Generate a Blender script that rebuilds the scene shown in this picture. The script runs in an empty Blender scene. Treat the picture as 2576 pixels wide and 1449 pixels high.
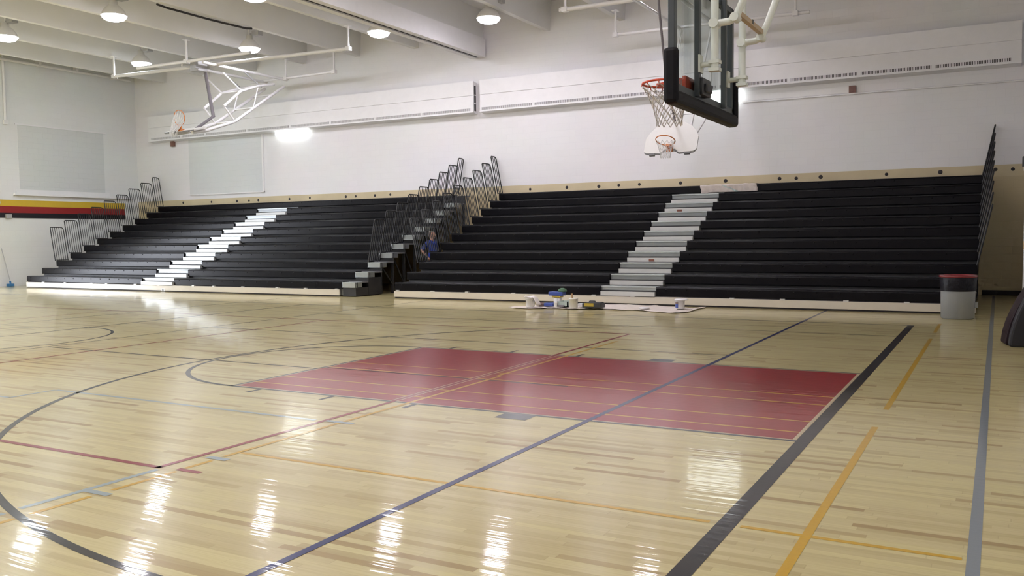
import bpy, bmesh, math, random
import numpy as np
from mathutils import Vector, Matrix
random.seed(7)
rng = np.random.default_rng(7)
S = bpy.context.scene
COL = S.collection

# ------------------------------------------------------------------ camera
CX, CY, CZ = 1.31746, -8.59675, 1.56887
YAW, PITCH, ROLL, FPX = math.radians(28.81825), math.radians(-3.31917), math.radians(-0.66678), 2224.802
W, H = 2576, 1449
_d = Vector((-math.sin(YAW)*math.cos(PITCH), math.cos(YAW)*math.cos(PITCH), math.sin(PITCH)))
_r0 = Vector((math.cos(YAW), math.sin(YAW), 0))
_u0 = _r0.cross(_d)
_r = math.cos(ROLL)*_r0 + math.sin(ROLL)*_u0
_u = -math.sin(ROLL)*_r0 + math.cos(ROLL)*_u0
CAM = Vector((CX, CY, CZ))
cd = bpy.data.cameras.new('camera'); cam = bpy.data.objects.new('camera', cd); COL.objects.link(cam)
cd.sensor_width = 36; cd.lens = 36*FPX/W; cd.clip_end = 200; cd.clip_start = .05
m = Matrix((_r, _u, -_d)).transposed().to_4x4(); m.translation = CAM
cam.matrix_world = m
S.camera = cam
# survey helpers: where the line of sight through a photo pixel meets a plane of the room
def ray(x, y): return _d + _r*((x-W/2)/FPX) + _u*((H/2-y)/FPX)
def at_z(x, y, z): v = ray(x, y); return CAM + v*((z-CZ)/v.z)
def at_x(x, y, X): v = ray(x, y); return CAM + v*((X-CX)/v.x)
def at_y(x, y, Y): v = ray(x, y); return CAM + v*((Y-CY)/v.y)

# ------------------------------------------------------------------ materials
def nodes(name):
    mt = bpy.data.materials.new(name); mt.use_nodes = True
    nt = mt.node_tree; b = nt.nodes['Principled BSDF']
    return mt, nt, b
def mat(name, col, rough=.5, metal=0, spec=.5, coat=0, noise=0, nscale=6, bump=0, bscale=40):
    mt, nt, b = nodes(name)
    b.inputs['Base Color'].default_value = (*col, 1)
    b.inputs['Roughness'].default_value = rough; b.inputs['Metallic'].default_value = metal
    b.inputs['Specular IOR Level'].default_value = spec
    b.inputs['Coat Weight'].default_value = coat
    tc = nt.nodes.new('ShaderNodeTexCoord')
    nz = nt.nodes.new('ShaderNodeTexNoise'); nz.inputs['Scale'].default_value = nscale; nz.inputs['Detail'].default_value = 4
    nt.links.new(tc.outputs['Object'], nz.inputs['Vector'])
    mx = nt.nodes.new('ShaderNodeMix'); mx.data_type = 'RGBA'
    a = noise if noise else .04
    mx.inputs['A'].default_value = (*[c*(1-a) for c in col], 1); mx.inputs['B'].default_value = (*[min(1, c*(1+a)) for c in col], 1)
    nt.links.new(nz.outputs['Fac'], mx.inputs['Factor']); nt.links.new(mx.outputs['Result'], b.inputs['Base Color'])
    if bump:
        n2 = nt.nodes.new('ShaderNodeTexNoise'); n2.inputs['Scale'].default_value = bscale
        nt.links.new(tc.outputs['Object'], n2.inputs['Vector'])
        bp = nt.nodes.new('ShaderNodeBump'); bp.inputs['Strength'].default_value = bump; bp.inputs['Distance'].default_value = .02
        nt.links.new(n2.outputs['Fac'], bp.inputs['Height']); nt.links.new(bp.outputs['Normal'], b.inputs['Normal'])
    return mt
def emis(name, col, st):
    mt, nt, b = nodes(name)
    b.inputs['Base Color'].default_value = (.8, .8, .8, 1)
    b.inputs['Emission Color'].default_value = (*col, 1); b.inputs['Emission Strength'].default_value = st
    return mt
def blockwall(name, col, axis, bw=.4, bh=.2, mort=.965, strength=.12, rough=.55):
    """painted concrete block; axis = the world axis the courses run along"""
    mt, nt, b = nodes(name)
    tc = nt.nodes.new('ShaderNodeTexCoord'); sp = nt.nodes.new('ShaderNodeSeparateXYZ'); cb = nt.nodes.new('ShaderNodeCombineXYZ')
    nt.links.new(tc.outputs['Object'], sp.inputs[0])
    nt.links.new(sp.outputs[axis], cb.inputs['X']); nt.links.new(sp.outputs['Z'], cb.inputs['Y'])
    br = nt.nodes.new('ShaderNodeTexBrick')
    br.inputs['Scale'].default_value = 1; br.inputs['Brick Width'].default_value = bw; br.inputs['Row Height'].default_value = bh
    br.inputs['Mortar Size'].default_value = .008; br.inputs['Mortar Smooth'].default_value = .6
    c2 = [c*.985 for c in col]
    br.inputs['Color1'].default_value = (*col, 1); br.inputs['Color2'].default_value = (*c2, 1); br.inputs['Mortar'].default_value = (*[c*mort for c in col], 1)
    nt.links.new(cb.outputs[0], br.inputs['Vector'])
    nz = nt.nodes.new('ShaderNodeTexNoise'); nz.inputs['Scale'].default_value = .6; nz.inputs['Detail'].default_value = 3
    nt.links.new(tc.outputs['Object'], nz.inputs['Vector'])
    mx = nt.nodes.new('ShaderNodeMix'); mx.data_type = 'RGBA'; mx.blend_type = 'MULTIPLY'; mx.inputs['Factor'].default_value = .08
    nt.links.new(br.outputs['Color'], mx.inputs['A']); nt.links.new(nz.outputs['Color'], mx.inputs['B'])
    nt.links.new(mx.outputs['Result'], b.inputs['Base Color'])
    bp = nt.nodes.new('ShaderNodeBump'); bp.inputs['Strength'].default_value = strength; bp.inputs['Distance'].default_value = .01; bp.invert = True
    nt.links.new(br.outputs['Fac'], bp.inputs['Height']); nt.links.new(bp.outputs['Normal'], b.inputs['Normal'])
    b.inputs['Roughness'].default_value = rough
    return mt

def floor_finish(nt, b, strips):
    """the varnish over wood and game lines: glossy, rippled from strip to strip"""
    b.inputs['Roughness'].default_value = .29; b.inputs['Anisotropic'].default_value = .9; b.inputs['Coat Weight'].default_value = .72; b.inputs['Coat Roughness'].default_value = .06; b.inputs['Coat IOR'].default_value = 1.5
    tg = nt.nodes.new('ShaderNodeCombineXYZ'); tg.inputs['Y'].default_value = 1; nt.links.new(tg.outputs[0], b.inputs['Tangent'])
    b.inputs['Specular IOR Level'].default_value = .13
    tc = nt.nodes.new('ShaderNodeTexCoord')
    mp = nt.nodes.new('ShaderNodeMapping'); mp.inputs['Scale'].default_value = (.9, 20, 1)
    nt.links.new(tc.outputs['Object'], mp.inputs['Vector'])
    n1 = nt.nodes.new('ShaderNodeTexNoise'); n1.inputs['Scale'].default_value = 1; n1.inputs['Detail'].default_value = 2
    nt.links.new(mp.outputs['Vector'], n1.inputs['Vector'])
    bp = nt.nodes.new('ShaderNodeBump'); bp.inputs['Strength'].default_value = .075; bp.inputs['Distance'].default_value = .02
    nt.links.new(n1.outputs['Fac'], bp.inputs['Height']); nt.links.new(bp.outputs['Normal'], b.inputs['Coat Normal'])
    return tc
def wood_floor():
    mt, nt, b = nodes('maple_floor')
    tc = floor_finish(nt, b, True)
    L = nt.links.new
    def math_(op, a, bb=None):
        n = nt.nodes.new('ShaderNodeMath'); n.operation = op
        for i, v in enumerate((a, bb)):
            if v is None: continue
            if isinstance(v, (int, float)): n.inputs[i].default_value = v
            else: L(v, n.inputs[i])
        return n.outputs[0]
    sp = nt.nodes.new('ShaderNodeSeparateXYZ'); L(tc.outputs['Object'], sp.inputs[0])
    yr = math_('DIVIDE', sp.outputs['Y'], .057); row = math_('FLOOR', yr)
    wn = nt.nodes.new('ShaderNodeTexWhiteNoise'); wn.noise_dimensions = '1D'; L(row, wn.inputs['W'])
    ln = math_('ADD', math_('MULTIPLY', wn.outputs['Value'], .7), .55)
    xx = math_('DIVIDE', math_('ADD', sp.outputs['X'], math_('MULTIPLY', wn.outputs['Value'], 37.3)), ln)
    pl = math_('FLOOR', xx)
    cb = nt.nodes.new('ShaderNodeCombineXYZ'); L(row, cb.inputs['X']); L(pl, cb.inputs['Y'])
    w2 = nt.nodes.new('ShaderNodeTexWhiteNoise'); w2.noise_dimensions = '2D'; L(cb.outputs[0], w2.inputs['Vector'])
    rp = nt.nodes.new('ShaderNodeValToRGB'); cr = rp.color_ramp
    cr.elements[0].position = 0; cr.elements[0].color = (0.325, 0.231, 0.096, 1)
    cr.elements[1].position = 1; cr.elements[1].color = (0.576, 0.509, 0.246, 1)
    for p, c in ((.03, (0.394, 0.300, 0.132)), (.09, (0.456, 0.377, 0.180)), (.22, (0.506, 0.428, 0.214)), (.55, (0.542, 0.468, 0.240))):
        e = cr.elements.new(p); e.color = (*c, 1)
    L(w2.outputs['Value'], rp.inputs['Fac'])
    # grain
    mp = nt.nodes.new('ShaderNodeMapping'); mp.inputs['Scale'].default_value = (2.2, 60, 1); L(tc.outputs['Object'], mp.inputs['Vector'])
    gn = nt.nodes.new('ShaderNodeTexNoise'); gn.inputs['Scale'].default_value = 1; gn.inputs['Detail'].default_value = 5; L(mp.outputs['Vector'], gn.inputs['Vector'])
    gr = nt.nodes.new('ShaderNodeValToRGB'); gr.color_ramp.elements[0].position = .25; gr.color_ramp.elements[0].color = (.80, .77, .72, 1)
    gr.color_ramp.elements[1].position = .6; gr.color_ramp.elements[1].color = (1, 1, 1, 1); L(gn.outputs['Fac'], gr.inputs['Fac'])
    mx = nt.nodes.new('ShaderNodeMix'); mx.data_type = 'RGBA'; mx.blend_type = 'MULTIPLY'; mx.inputs['Factor'].default_value = .55
    L(rp.outputs['Color'], mx.inputs['A']); L(gr.outputs['Color'], mx.inputs['B'])
    # seams between strips
    fy = math_('ABSOLUTE', math_('SUBTRACT', math_('FRACT', yr), .5)); sy = math_('GREATER_THAN', fy, .485)
    fx = math_('ABSOLUTE', math_('SUBTRACT', math_('FRACT', xx), .5)); sx = math_('GREATER_THAN', fx, .497)
    sm = math_('MULTIPLY', math_('MAXIMUM', sy, sx), .22)
    m2 = nt.nodes.new('ShaderNodeMix'); m2.data_type = 'RGBA'; L(sm, m2.inputs['Factor'])
    L(mx.outputs['Result'], m2.inputs['A']); m2.inputs['B'].default_value = (.22, .14, .06, 1)
    L(m2.outputs['Result'], b.inputs['Base Color'])
    return mt
def paint(name, col):
    mt, nt, b = nodes(name); floor_finish(nt, b, False)
    b.inputs['Base Color'].default_value = (*col, 1)
    return mt

M = {}
M['floor'] = wood_floor()
M['line_red'] = paint('line_red', (.165, .008, .011)); M['line_black'] = paint('line_black', (.012, .011, .013)); M['line_blue'] = paint('line_blue', (.011, .018, .10))
M['line_yellow'] = paint('line_yellow', (.53, .32, .03)); M['line_grey'] = paint('line_grey', (.2, .225, .245)); M['line_sky'] = paint('line_sky', (.3, .36, .36))
M['line_wood'] = paint('line_wood', (.52, .42, .26)); M['line_crimson'] = paint('line_crimson', (.24, .02, .03)); M['line_charcoal'] = paint('line_charcoal', (.06, .06, .066))
M['key_red'] = paint('key_red', (.27, .011, .016))
WHITE = (.83, .82, .835)
M['wall_x'] = blockwall('white_block_wall', WHITE, 'X'); M['wall_y'] = blockwall('white_block_wall_side', (.82, .83, .83), 'Y')
M['beige'] = blockwall('beige_block_wall', (.56, .465, .285), 'X', strength=.15); M['tan'] = mat('tan_band', (.60, .51, .335), .7, noise=.16, nscale=1.5)
M['grey_block'] = blockwall('grey_infill_block', (.71, .725, .735), 'X', strength=.4); M['grey_block_y'] = blockwall('grey_infill_block_side', (.70, .72, .72), 'Y', strength=.4)
M['stripe_yellow'] = mat('stripe_yellow', (.64, .43, .035), .45); M['stripe_red'] = mat('stripe_red', (.29, .016, .018), .45); M['stripe_black'] = mat('stripe_black', (.012, .010, .014), .45)
M['ceiling'] = mat('painted_concrete', (.76, .755, .74), .8, noise=.05, nscale=1.2); M['white_paint'] = mat('white_paint', (.82, .81, .825), .4)
M['white_steel'] = mat('white_steel', (.80, .79, .80), .3); M['ivory_steel'] = mat('ivory_steel', (.66, .69, .62), .35, noise=.08); M['tan_steel'] = mat('tan_steel', (.45, .33, .2), .5, noise=.2)
M['dark_slot'] = mat('dark_slot', (.035, .03, .035), .8); M['slot_grey'] = mat('slot_grey', (.17, .155, .17), .7)
M['seat'] = mat('charcoal_plastic', (.003, .0025, .0040), .33, spec=.17, noise=.12, nscale=2)
M['galv'] = mat('galvanised_steel', (.44, .47, .475), .33, metal=.75, noise=.12, nscale=3); M['alu'] = mat('ribbed_aluminium', (.62, .62, .60), .42, metal=.35, noise=.06)
M['aisle_riser'] = mat('aisle_riser_steel', (.25, .27, .28), .26, metal=.45, noise=.12, nscale=3)
M['deck'] = mat('grey_decking', (.17, .17, .18), .35, metal=.2, noise=.1); M['black_steel'] = mat('black_steel', (.012, .012, .014), .45); M['dark_steel'] = mat('dark_steel', (.02, .019, .02), .6)
M['cream'] = mat('cream_board', (.63, .58, .49), .28, noise=.05); M['rust'] = mat('rust_mark', (.22, .08, .05), .7)
M['bowl'] = mat('reflector_shell', (.72, .70, .67), .35); M['grey_metal'] = mat('grey_metal', (.40, .40, .41), .4)
M['frame_grey'] = mat('board_frame_grey', (.045, .055, .06), .4); M['pad_black'] = mat('black_pad', (.005, .0045, .0055), .55, spec=.2, noise=.2)
M['rim_red'] = mat('rim_red', (.52, .05, .012), .4); M['rim_orange'] = mat('rim_orange', (.60, .20, .055), .45); M['net'] = mat('net_cord', (.55, .53, .48), .9); M['net_white'] = mat('white_net_cord', (.7, .69, .68), .9)
M['board_white'] = mat('cream_white_board', (.70, .69, .665), .4); M['board_edge'] = mat('grey_edge', (.16, .16, .16), .5)
M['cable'] = mat('dark_cable', (.03, .025, .025), .7)
M['can_grey'] = mat('grey_plastic_bin', (.255, .265, .27), .45, noise=.06); M['bag_black'] = mat('black_bin_bag', (.008, .007, .011), .42, spec=.25, bump=.4, bscale=12); M['lid_red'] = mat('red_plastic', (.21, .022, .03), .25)
M['mat_grey'] = mat('dark_grey_vinyl', (.022, .021, .024), .55, spec=.3); M['mat_maroon'] = mat('maroon_vinyl', (.012, .003, .005), .6, spec=.2)
M['white_plastic'] = mat('white_plastic', (.74, .74, .74), .4); M['rag'] = mat('white_rag', (.74, .70, .70), .9); M['canvas'] = mat('canvas_cloth', (.62, .55, .50), .95, noise=.12, nscale=5, bump=.3, bscale=14)
M['blue'] = mat('blue_card', (.04, .075, .30), .4); M['yellow'] = mat('yellow_plastic', (.45, .33, .04), .4); M['teal'] = mat('pale_teal', (.42, .50, .46), .5); M['green'] = mat('green_sponge', (.07, .14, .075), .8)
M['tool_dark'] = mat('dark_toolbox', (.03, .032, .036), .5); M['brush_wood'] = mat('brush_handle_wood', (.40, .25, .13), .5); M['brown'] = mat('brown_rag', (.18, .12, .11), .9); M['lid_white'] = mat('white_lid', (.75, .73, .74), .5)
M['alarm'] = mat('alarm_brown', (.20, .10, .08), .5); M['mop_blue'] = mat('blue_mop', (.05, .19, .42), .8); M['pole_grey'] = mat('grey_pole', (.42, .42, .45), .5)
M['skin'] = mat('skin', (.44, .24, .17), .55); M['shirt'] = mat('blue_shirt', (.018, .045, .30), .85); M['shorts'] = mat('dark_trousers', (.02, .02, .024), .85); M['hair'] = mat('grey_hair', (.15, .12, .10), .8); M['shoe'] = mat('shoe_dark', (.03, .025, .02), .6)
M['eye'] = mat('eye_dark', (.03, .02, .02), .3)
def lens_glow(name, col, st):
    """prismatic lens of a high-bay lamp: throws most of its light downwards"""
    mt = emis(name, col, st); nt = mt.node_tree; b = nt.nodes['Principled BSDF']
    ge = nt.nodes.new('ShaderNodeNewGeometry'); sp = nt.nodes.new('ShaderNodeSeparateXYZ'); nt.links.new(ge.outputs['True Normal'], sp.inputs[0])
    ab = nt.nodes.new('ShaderNodeMath'); ab.operation = 'ABSOLUTE'; nt.links.new(sp.outputs['Z'], ab.inputs[0])
    pw = nt.nodes.new('ShaderNodeMath'); pw.operation = 'POWER'; pw.inputs[1].default_value = 3; nt.links.new(ab.outputs[0], pw.inputs[0])
    ma = nt.nodes.new('ShaderNodeMath'); ma.operation = 'MULTIPLY_ADD'; ma.inputs[1].default_value = st*.975; ma.inputs[2].default_value = st*.025; nt.links.new(pw.outputs[0], ma.inputs[0])
    nt.links.new(ma.outputs[0], b.inputs['Emission Strength'])
    return mt
M['lamp'] = lens_glow('lamp_glow', (.935, .91, 1), 76); M['lamp_cool'] = lens_glow('lamp_glow_cool', (.87, .94, 1), 76); M['lamp_warm'] = lens_glow('lamp_glow_pink', (.95, .90, 1), 76)
M['strip'] = emis('wall_light_glow', (.94, 1, .97), 2.6)
def glass():
    mt = bpy.data.materials.new('backboard_glass'); mt.use_nodes = True; nt = mt.node_tree; nt.nodes.clear()
    o = nt.nodes.new('ShaderNodeOutputMaterial'); mx = nt.nodes.new('ShaderNodeMixShader'); tr = nt.nodes.new('ShaderNodeBsdfTransparent'); gl = nt.nodes.new('ShaderNodeBsdfGlossy')
    lw = nt.nodes.new('ShaderNodeLayerWeight'); lw.inputs['Blend'].default_value = .5
    pw = nt.nodes.new('ShaderNodeMath'); pw.operation = 'POWER'; pw.inputs[1].default_value = 4; nt.links.new(lw.outputs['Facing'], pw.inputs[0])
    fr = nt.nodes.new('ShaderNodeMath'); fr.operation = 'MULTIPLY_ADD'; fr.inputs[1].default_value = .6; fr.inputs[2].default_value = .03; nt.links.new(pw.outputs[0], fr.inputs[0])
    tr.inputs['Color'].default_value = (.86, .90, .885, 1); gl.inputs['Roughness'].default_value = .03
    nt.links.new(fr.outputs[0], mx.inputs[0]); nt.links.new(tr.outputs[0], mx.inputs[1]); nt.links.new(gl.outputs[0], mx.inputs[2]); nt.links.new(mx.outputs[0], o.inputs['Surface'])
    return mt
M['glass'] = glass()

# ------------------------------------------------------------------ mesh builder
class MB:
    def __init__(s): s.v = []; s.f = []; s.mi = []; s.sm = []
    def add(s, vs, fs, mi=0, sm=False):
        o = len(s.v); s.v += [Vector(p) for p in vs]
        for f in fs: s.f.append([o+i for i in f]); s.mi.append(mi); s.sm.append(sm)
    def box(s, x0, y0, z0, x1, y1, z1, mi=0, M4=None):
        vs = [Vector((x, y, z)) for z in (z0, z1) for y in (y0, y1) for x in (x0, x1)]
        if M4 is not None: vs = [M4 @ p for p in vs]
        s.add(vs, [(0, 2, 3, 1), (4, 5, 7, 6), (0, 1, 5, 4), (2, 6, 7, 3), (0, 4, 6, 2), (1, 3, 7, 5)], mi)
        return s
    def tube(s, pts, r, n=10, mi=0, closed=False, caps=True):
        pts = [Vector(p) for p in pts]; k = len(pts); rs = r if isinstance(r, (list, tuple)) else [r]*k
        ring = []; up = None
        for i, p in enumerate(pts):
            if closed: t = pts[(i+1) % k]-pts[i-1]
            else: t = (pts[min(i+1, k-1)]-pts[max(i-1, 0)])
            t.normalize()
            if up is None:
                up = Vector((0, 0, 1)) if abs(t.z) < .9 else Vector((1, 0, 0))
            a = t.cross(up).normalized(); b2 = a.cross(t).normalized(); up = b2
            sc = 1.0
            if 0 < i < k-1 or closed:
                t0 = (pts[i]-pts[i-1]).normalized(); t1 = (pts[(i+1) % k]-pts[i]).normalized()
                sc = 1/max(.5, math.sqrt(max(.05, (1+t0.dot(t1))/2)))
            ring.append([p+(a*math.cos(q)+b2*math.sin(q))*rs[i]*sc for q in [2*math.pi*j/n for j in range(n)]])
        vs = [q for rg in ring for q in rg]; fs = []
        for i in range(k if closed else k-1):
            j2 = (i+1) % k
            for j in range(n): fs.append((i*n+j, i*n+(j+1) % n, j2*n+(j+1) % n, j2*n+j))
        s.add(vs, fs, mi, True)
        if caps and not closed:
            s.add(ring[0], [tuple(range(n))[::-1]], mi); s.add(ring[-1], [tuple(range(n))], mi)
        return s
    def lathe(s, prof, n=32, c=(0, 0, 0), mi=0, axis=None, capb=False, capt=False):
        c = Vector(c); vs = []; fs = []
        for (r, z) in prof:
            for j in range(n):
                a = 2*math.pi*j/n; p = Vector((r*math.cos(a), r*math.sin(a), z))
                if axis is not None: p = axis @ p
                vs.append(c+p)
        for i in range(len(prof)-1):
            for j in range(n): fs.append((i*n+j, i*n+(j+1) % n, (i+1)*n+(j+1) % n, (i+1)*n+j))
        s.add(vs, fs, mi, True)
        if capb: s.add(vs[:n], [tuple(range(n))[::-1]], mi)
        if capt: s.add(vs[-n:], [tuple(range(n))], mi)
        return s
    def prism(s, poly, dv, mi=0):
        """closed 3-D polygon swept along dv"""
        n = len(poly); dv = Vector(dv); a = [Vector(p) for p in poly]
        s.add(a+[p+dv for p in a], [tuple(range(n)), tuple(range(2*n-1, n-1, -1))]+[(i, i+n, (i+1) % n+n, (i+1) % n) for i in range(n)], mi)
        return s
    def quad(s, pts, mi=0): s.add(pts, [tuple(range(len(pts)))], mi); return s
    def build(s, name, mats, parent=None, kind=None, bevel=0, fix=True):
        me = bpy.data.meshes.new(name); base = Vector((0, 0, 0)); p = parent
        while p is not None: base += p.location; p = p.parent
        me.from_pydata([tuple(v-base) for v in s.v], [], s.f)
        for mt in (mats if isinstance(mats, (list, tuple)) else [mats]): me.materials.append(mt)
        me.polygons.foreach_set('material_index', s.mi); me.polygons.foreach_set('use_smooth', s.sm)
        if fix:
            bm = bmesh.new(); bm.from_mesh(me); bmesh.ops.recalc_face_normals(bm, faces=bm.faces); bm.to_mesh(me); bm.free()
        o = bpy.data.objects.new(name, me); COL.objects.link(o)
        if parent is not None: o.parent = parent
        if kind: o['kind'] = kind
        if bevel:
            bv = o.modifiers.new('bevel', 'BEVEL'); bv.width = bevel; bv.segments = 2; bv.limit_method = 'ANGLE'
        return o
def tag(o, label, cat, group=None):
    o['label'] = label; o['category'] = cat
    if group: o['group'] = group
    return o
def thing(name, loc, label, cat, group=None):
    o = bpy.data.objects.new(name, None); o.empty_display_size = .1; COL.objects.link(o); o.location = loc
    return tag(o, label, cat, group)
def part(name, mb, m_, parent, **k): return mb.build(name, m_, parent, **k)
def dup(root, loc, label, group=None):
    def cp(o, par):
        c = o.copy(); COL.objects.link(c); c.parent = par
        for ch in o.children: cp(ch, c)
        return c
    r = cp(root, None); r.location = loc; r['label'] = label
    if group: r['group'] = group
    return r
def struct(name, mb, m_, label=None, parent=None, **k):
    o = mb.build(name, m_, parent, kind='structure', **k)
    if label: o['label'] = label
    return o

# ------------------------------------------------------------------ the room
XL, XR, YN, YB, ZC = -29.8, 2.7, -16.0, 16.1, 8.75
f = MB(); f.quad([(XL, YN, 0), (XR, YN, 0), (XR, YB, 0), (XL, YB, 0)], 0)
NAMES = ['floor', 'key_red', 'line_red', 'line_black', 'line_blue', 'line_yellow', 'line_grey', 'line_sky', 'line_wood', 'line_crimson', 'line_charcoal']
IX = {n: i for i, n in enumerate(NAMES)}
lev = {'key': .0006, 'a': .0010, 'b': .0014, 'c': .0018, 'd': .0022}
def rect(x0, y0, x1, y1, m_, z='a'):
    f.quad([(x0, y0, lev[z]), (x1, y0, lev[z]), (x1, y1, lev[z]), (x0, y1, lev[z])], IX[m_])
def hx(y, x0, x1, m_, w=.05, z='a'): rect(min(x0, x1), y-w/2, max(x0, x1), y+w/2, m_, z)
def vy(x, y0, y1, m_, w=.05, z='a'): rect(x-w/2, min(y0, y1), x+w/2, max(y0, y1), m_, z)
def arc(cx, cy, r, a0, a1, m_, w=.05, z='a', n=90, ry=None):
    k_ = (ry or r)/r
    for i in range(n):
        a, b2 = [math.radians(a0+(a1-a0)*k/n) for k in (i, i+1)]
        f.quad([(cx+q*math.cos(t), cy+q*k_*math.sin(t), lev[z]) for q, t in ((r-w/2, a), (r+w/2, a), (r+w/2, b2), (r-w/2, b2))], IX[m_])
# basketball court in black
rect(0, -7.6, .105, 7.62, 'line_black', 'b'); hx(7.59, 0, -26.5, 'line_black', .05)
rect(-5.87, -1.74, -.02, 1.80, 'key_red', 'key')
for y, s_ in ((-1.775, -1), (1.84, 1)):
    hx(y, -5.92, 0, 'line_charcoal', .045); hx(y-s_*.035, -5.88, 0, 'line_wood', .022)
vy(-5.90, -1.79, 1.86, 'line_charcoal', .045); vy(-5.868, -1.74, 1.8, 'line_wood', .018); vy(-.018, -1.74, 1.8, 'line_wood', .03, 'b')
arc(-5.9, .03, 1.80, 90, 270, 'line_black', .055)
arc(-1.75, .0, 6.03, 180, 270, 'line_black', .055, ry=5.87); arc(-1.75, .0, 6.03, 112, 180, 'line_black', .055, ry=6.15); hx(5.83, -3.9, 0, 'line_black', .04); hx(-5.87, -1.75, 0, 'line_black', .05)
for s_, yy in ((-1, -1.8), (1, 1.87)):
    for x in (-5.45, -4.47, -3.48): rect(x-.025, min(yy, yy+s_*.2), x+.025, max(yy, yy+s_*.2), 'line_black')
    rect(-2.51, min(yy, yy+s_*.2), -2.2, max(yy, yy+s_*.2), 'line_charcoal')
vy(-13.27, -7.6, 7.6, 'line_black'); arc(-13.2, 0, 1.8, 0, 360, 'line_black')
# volleyball in crimson
vy(-3.76, -4.5, -1.77, 'line_crimson', .05, 'b'); vy(-3.77, -1.77, 1.83, 'line_crimson', .05, 'b'); vy(-3.8, 1.83, 4.59, 'line_crimson', .05, 'b')
for d in (-.033, .033): vy(-3.77+d, -1.74, 1.8, 'line_wood', .016, 'c')
hx(-4.48, -3.74, -22.6, 'line_crimson', .05, 'b'); hx(4.58, -3.4, -22.6, 'line_crimson', .045, 'b'); vy(-10.08, -4.48, 4.58, 'line_crimson', .045, 'b'); vy(-16.3, -4.48, 4.58, 'line_crimson', .045, 'b')
rect(-3.60, -4.48, -3.38, -4.43, 'line_crimson', 'c')
# blue, grey and yellow courts
vy(-1.715, -9, 10.1, 'line_blue', .052, 'c'); vy(1.24, -9, 15.6, 'line_grey', .06)
for a, b2 in ((6.56, 8.08), (-.22, 5.67), (-9, -1.0)): vy(.47, a, b2, 'line_yellow', .05, 'b')
hx(-3.92, -3.55, -.04, 'line_yellow', .04); hx(-3.92, .13, 1.19, 'line_yellow', .04)
vy(-3.56, -9, -5.64, 'line_yellow', .04); vy(-3.56, -5.54, -5.15, 'line_yellow', .04); vy(-3.56, -5.0, -4.5, 'line_yellow', .04); vy(-3.57, -4.42, -4.18, 'line_yellow', .04)
vy(-3.58, -4.06, 0, 'line_yellow', .04, 'b'); vy(-3.62, 0, 3.6, 'line_yellow', .04, 'b')
for y in (.21, -.23, -1.02, -1.46): hx(y, -5.86, -.03, 'line_yellow', .03, 'a')
hx(-.29, -5.86, -2.6, 'line_black', .035, 'a')
vy(-3.715, -9, -5.6, 'line_sky'); vy(-3.72, -5.5, -4.52, 'line_sky'); rect(-3.71, -5.105, -3.48, -5.05, 'line_sky', 'c'); rect(-3.68, -4.15, -3.48, -4.09, 'line_sky', 'c'); rect(-3.75, -2.78, -3.45, -2.72, 'line_sky', 'c')
hx(-2.77, -7.43, -3.85, 'line_sky'); vy(-7.44, -2.77, -3.27, 'line_sky'); hx(-3.27, -7.44, -8.4, 'line_sky')
# badminton in thin black
hx(2.73, -11.17, -1.72, 'line_black', .035); hx(-.4, -11.12, -5.9, 'line_black', .04); vy(-11.17, -1.4, 9.9, 'line_black', .035); hx(5.76, -11.2, -3.9, 'line_black', .035); vy(-15.4, -4, 9.9, 'line_black', .035)
struct('floor', f, [M[n] for n in NAMES], 'glossy maple gymnasium floor with painted court lines', fix=False)

# back wall: beige below, white above, with dark bolt holes in the tan band
w = MB(); BZ0, BZ1 = 2.9, 3.18
w.box(XL-.2, YB, 0, XR+.2, YB+.25, BZ0, 1); w.box(XL-.2, YB, BZ0, XR+.2, YB+.25, BZ1, 2); w.box(XL-.2, YB, BZ1, XR+.2, YB+.25, ZC, 0)
for bx, bz in [(-27.17, 3.07), (-25.59, 3.06), (-24.23, 3.05), (-23.6, 3.05), (-23.12, 3.05), (-21.57, 3.05), (-20.59, 3.06), (-18.93, 3.05), (-18.49, 3.05), (-17.65, 3.05), (-16.99, 3.06), (-11.58, 3.05), (-10.31, 3.06), (-9.25, 3.05), (-8.61, 3.06),
               (-7.96, 3.06), (-6.71, 3.05), (-5.41, 3.06), (-3.93, 3.06), (-3.49, 3.05), (-2.86, 3.06), (-1.24, 3.06), (.01, 3.06), (1.22, 3.07), (1.59, 3.06)]:
    w.lathe([(.042+random.random()*.015, 0), (.035, .012), (0.001, .012)], 10, (bx, YB, bz), 3, Matrix.Rotation(math.pi/2, 3, 'X'))
struct('wall_back', w, [M['wall_x'], M['beige'], M['tan'], M['dark_slot']], 'white block back wall with a beige lower part and dark bolt holes')
# left wall with the painted stripes
w = MB(); DY0, DY1, DZ = 3.6, 8.2, 2.6
w.box(XL-.25, YN-.2, 0, XL, DY0, ZC, 0); w.box(XL-.25, DY1, 0, XL, YB+.2, ZC, 0); w.box(XL-.25, DY0, DZ, XL, DY1, ZC, 0)
struct('wall_left', w, M['wall_y'], 'white block left wall')
w = MB()
for y in (DY0-.04, DY1-.04): w.box(XL-.27, y, 0, XL+.02, y+.08, DZ+.04)
w.box(XL-.27, DY0, DZ-.04, XL+.02, DY1, DZ+.04); w.box(XL-.2, (DY0+DY1)/2-.04, 0, XL-.1, (DY0+DY1)/2+.04, DZ)
struct('door_1', w, M['grey_metal'], 'wide doorway standing open to the daylight in the left wall')
w = MB(); w.quad([(XL-14, -8, -.02), (XL-.25, -8, -.02), (XL-.25, 20, -.02), (XL-14, 20, -.02)]); struct('floor_outside', w, M['deck'], 'grey paving outside the open doorway')
w = MB()
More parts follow.
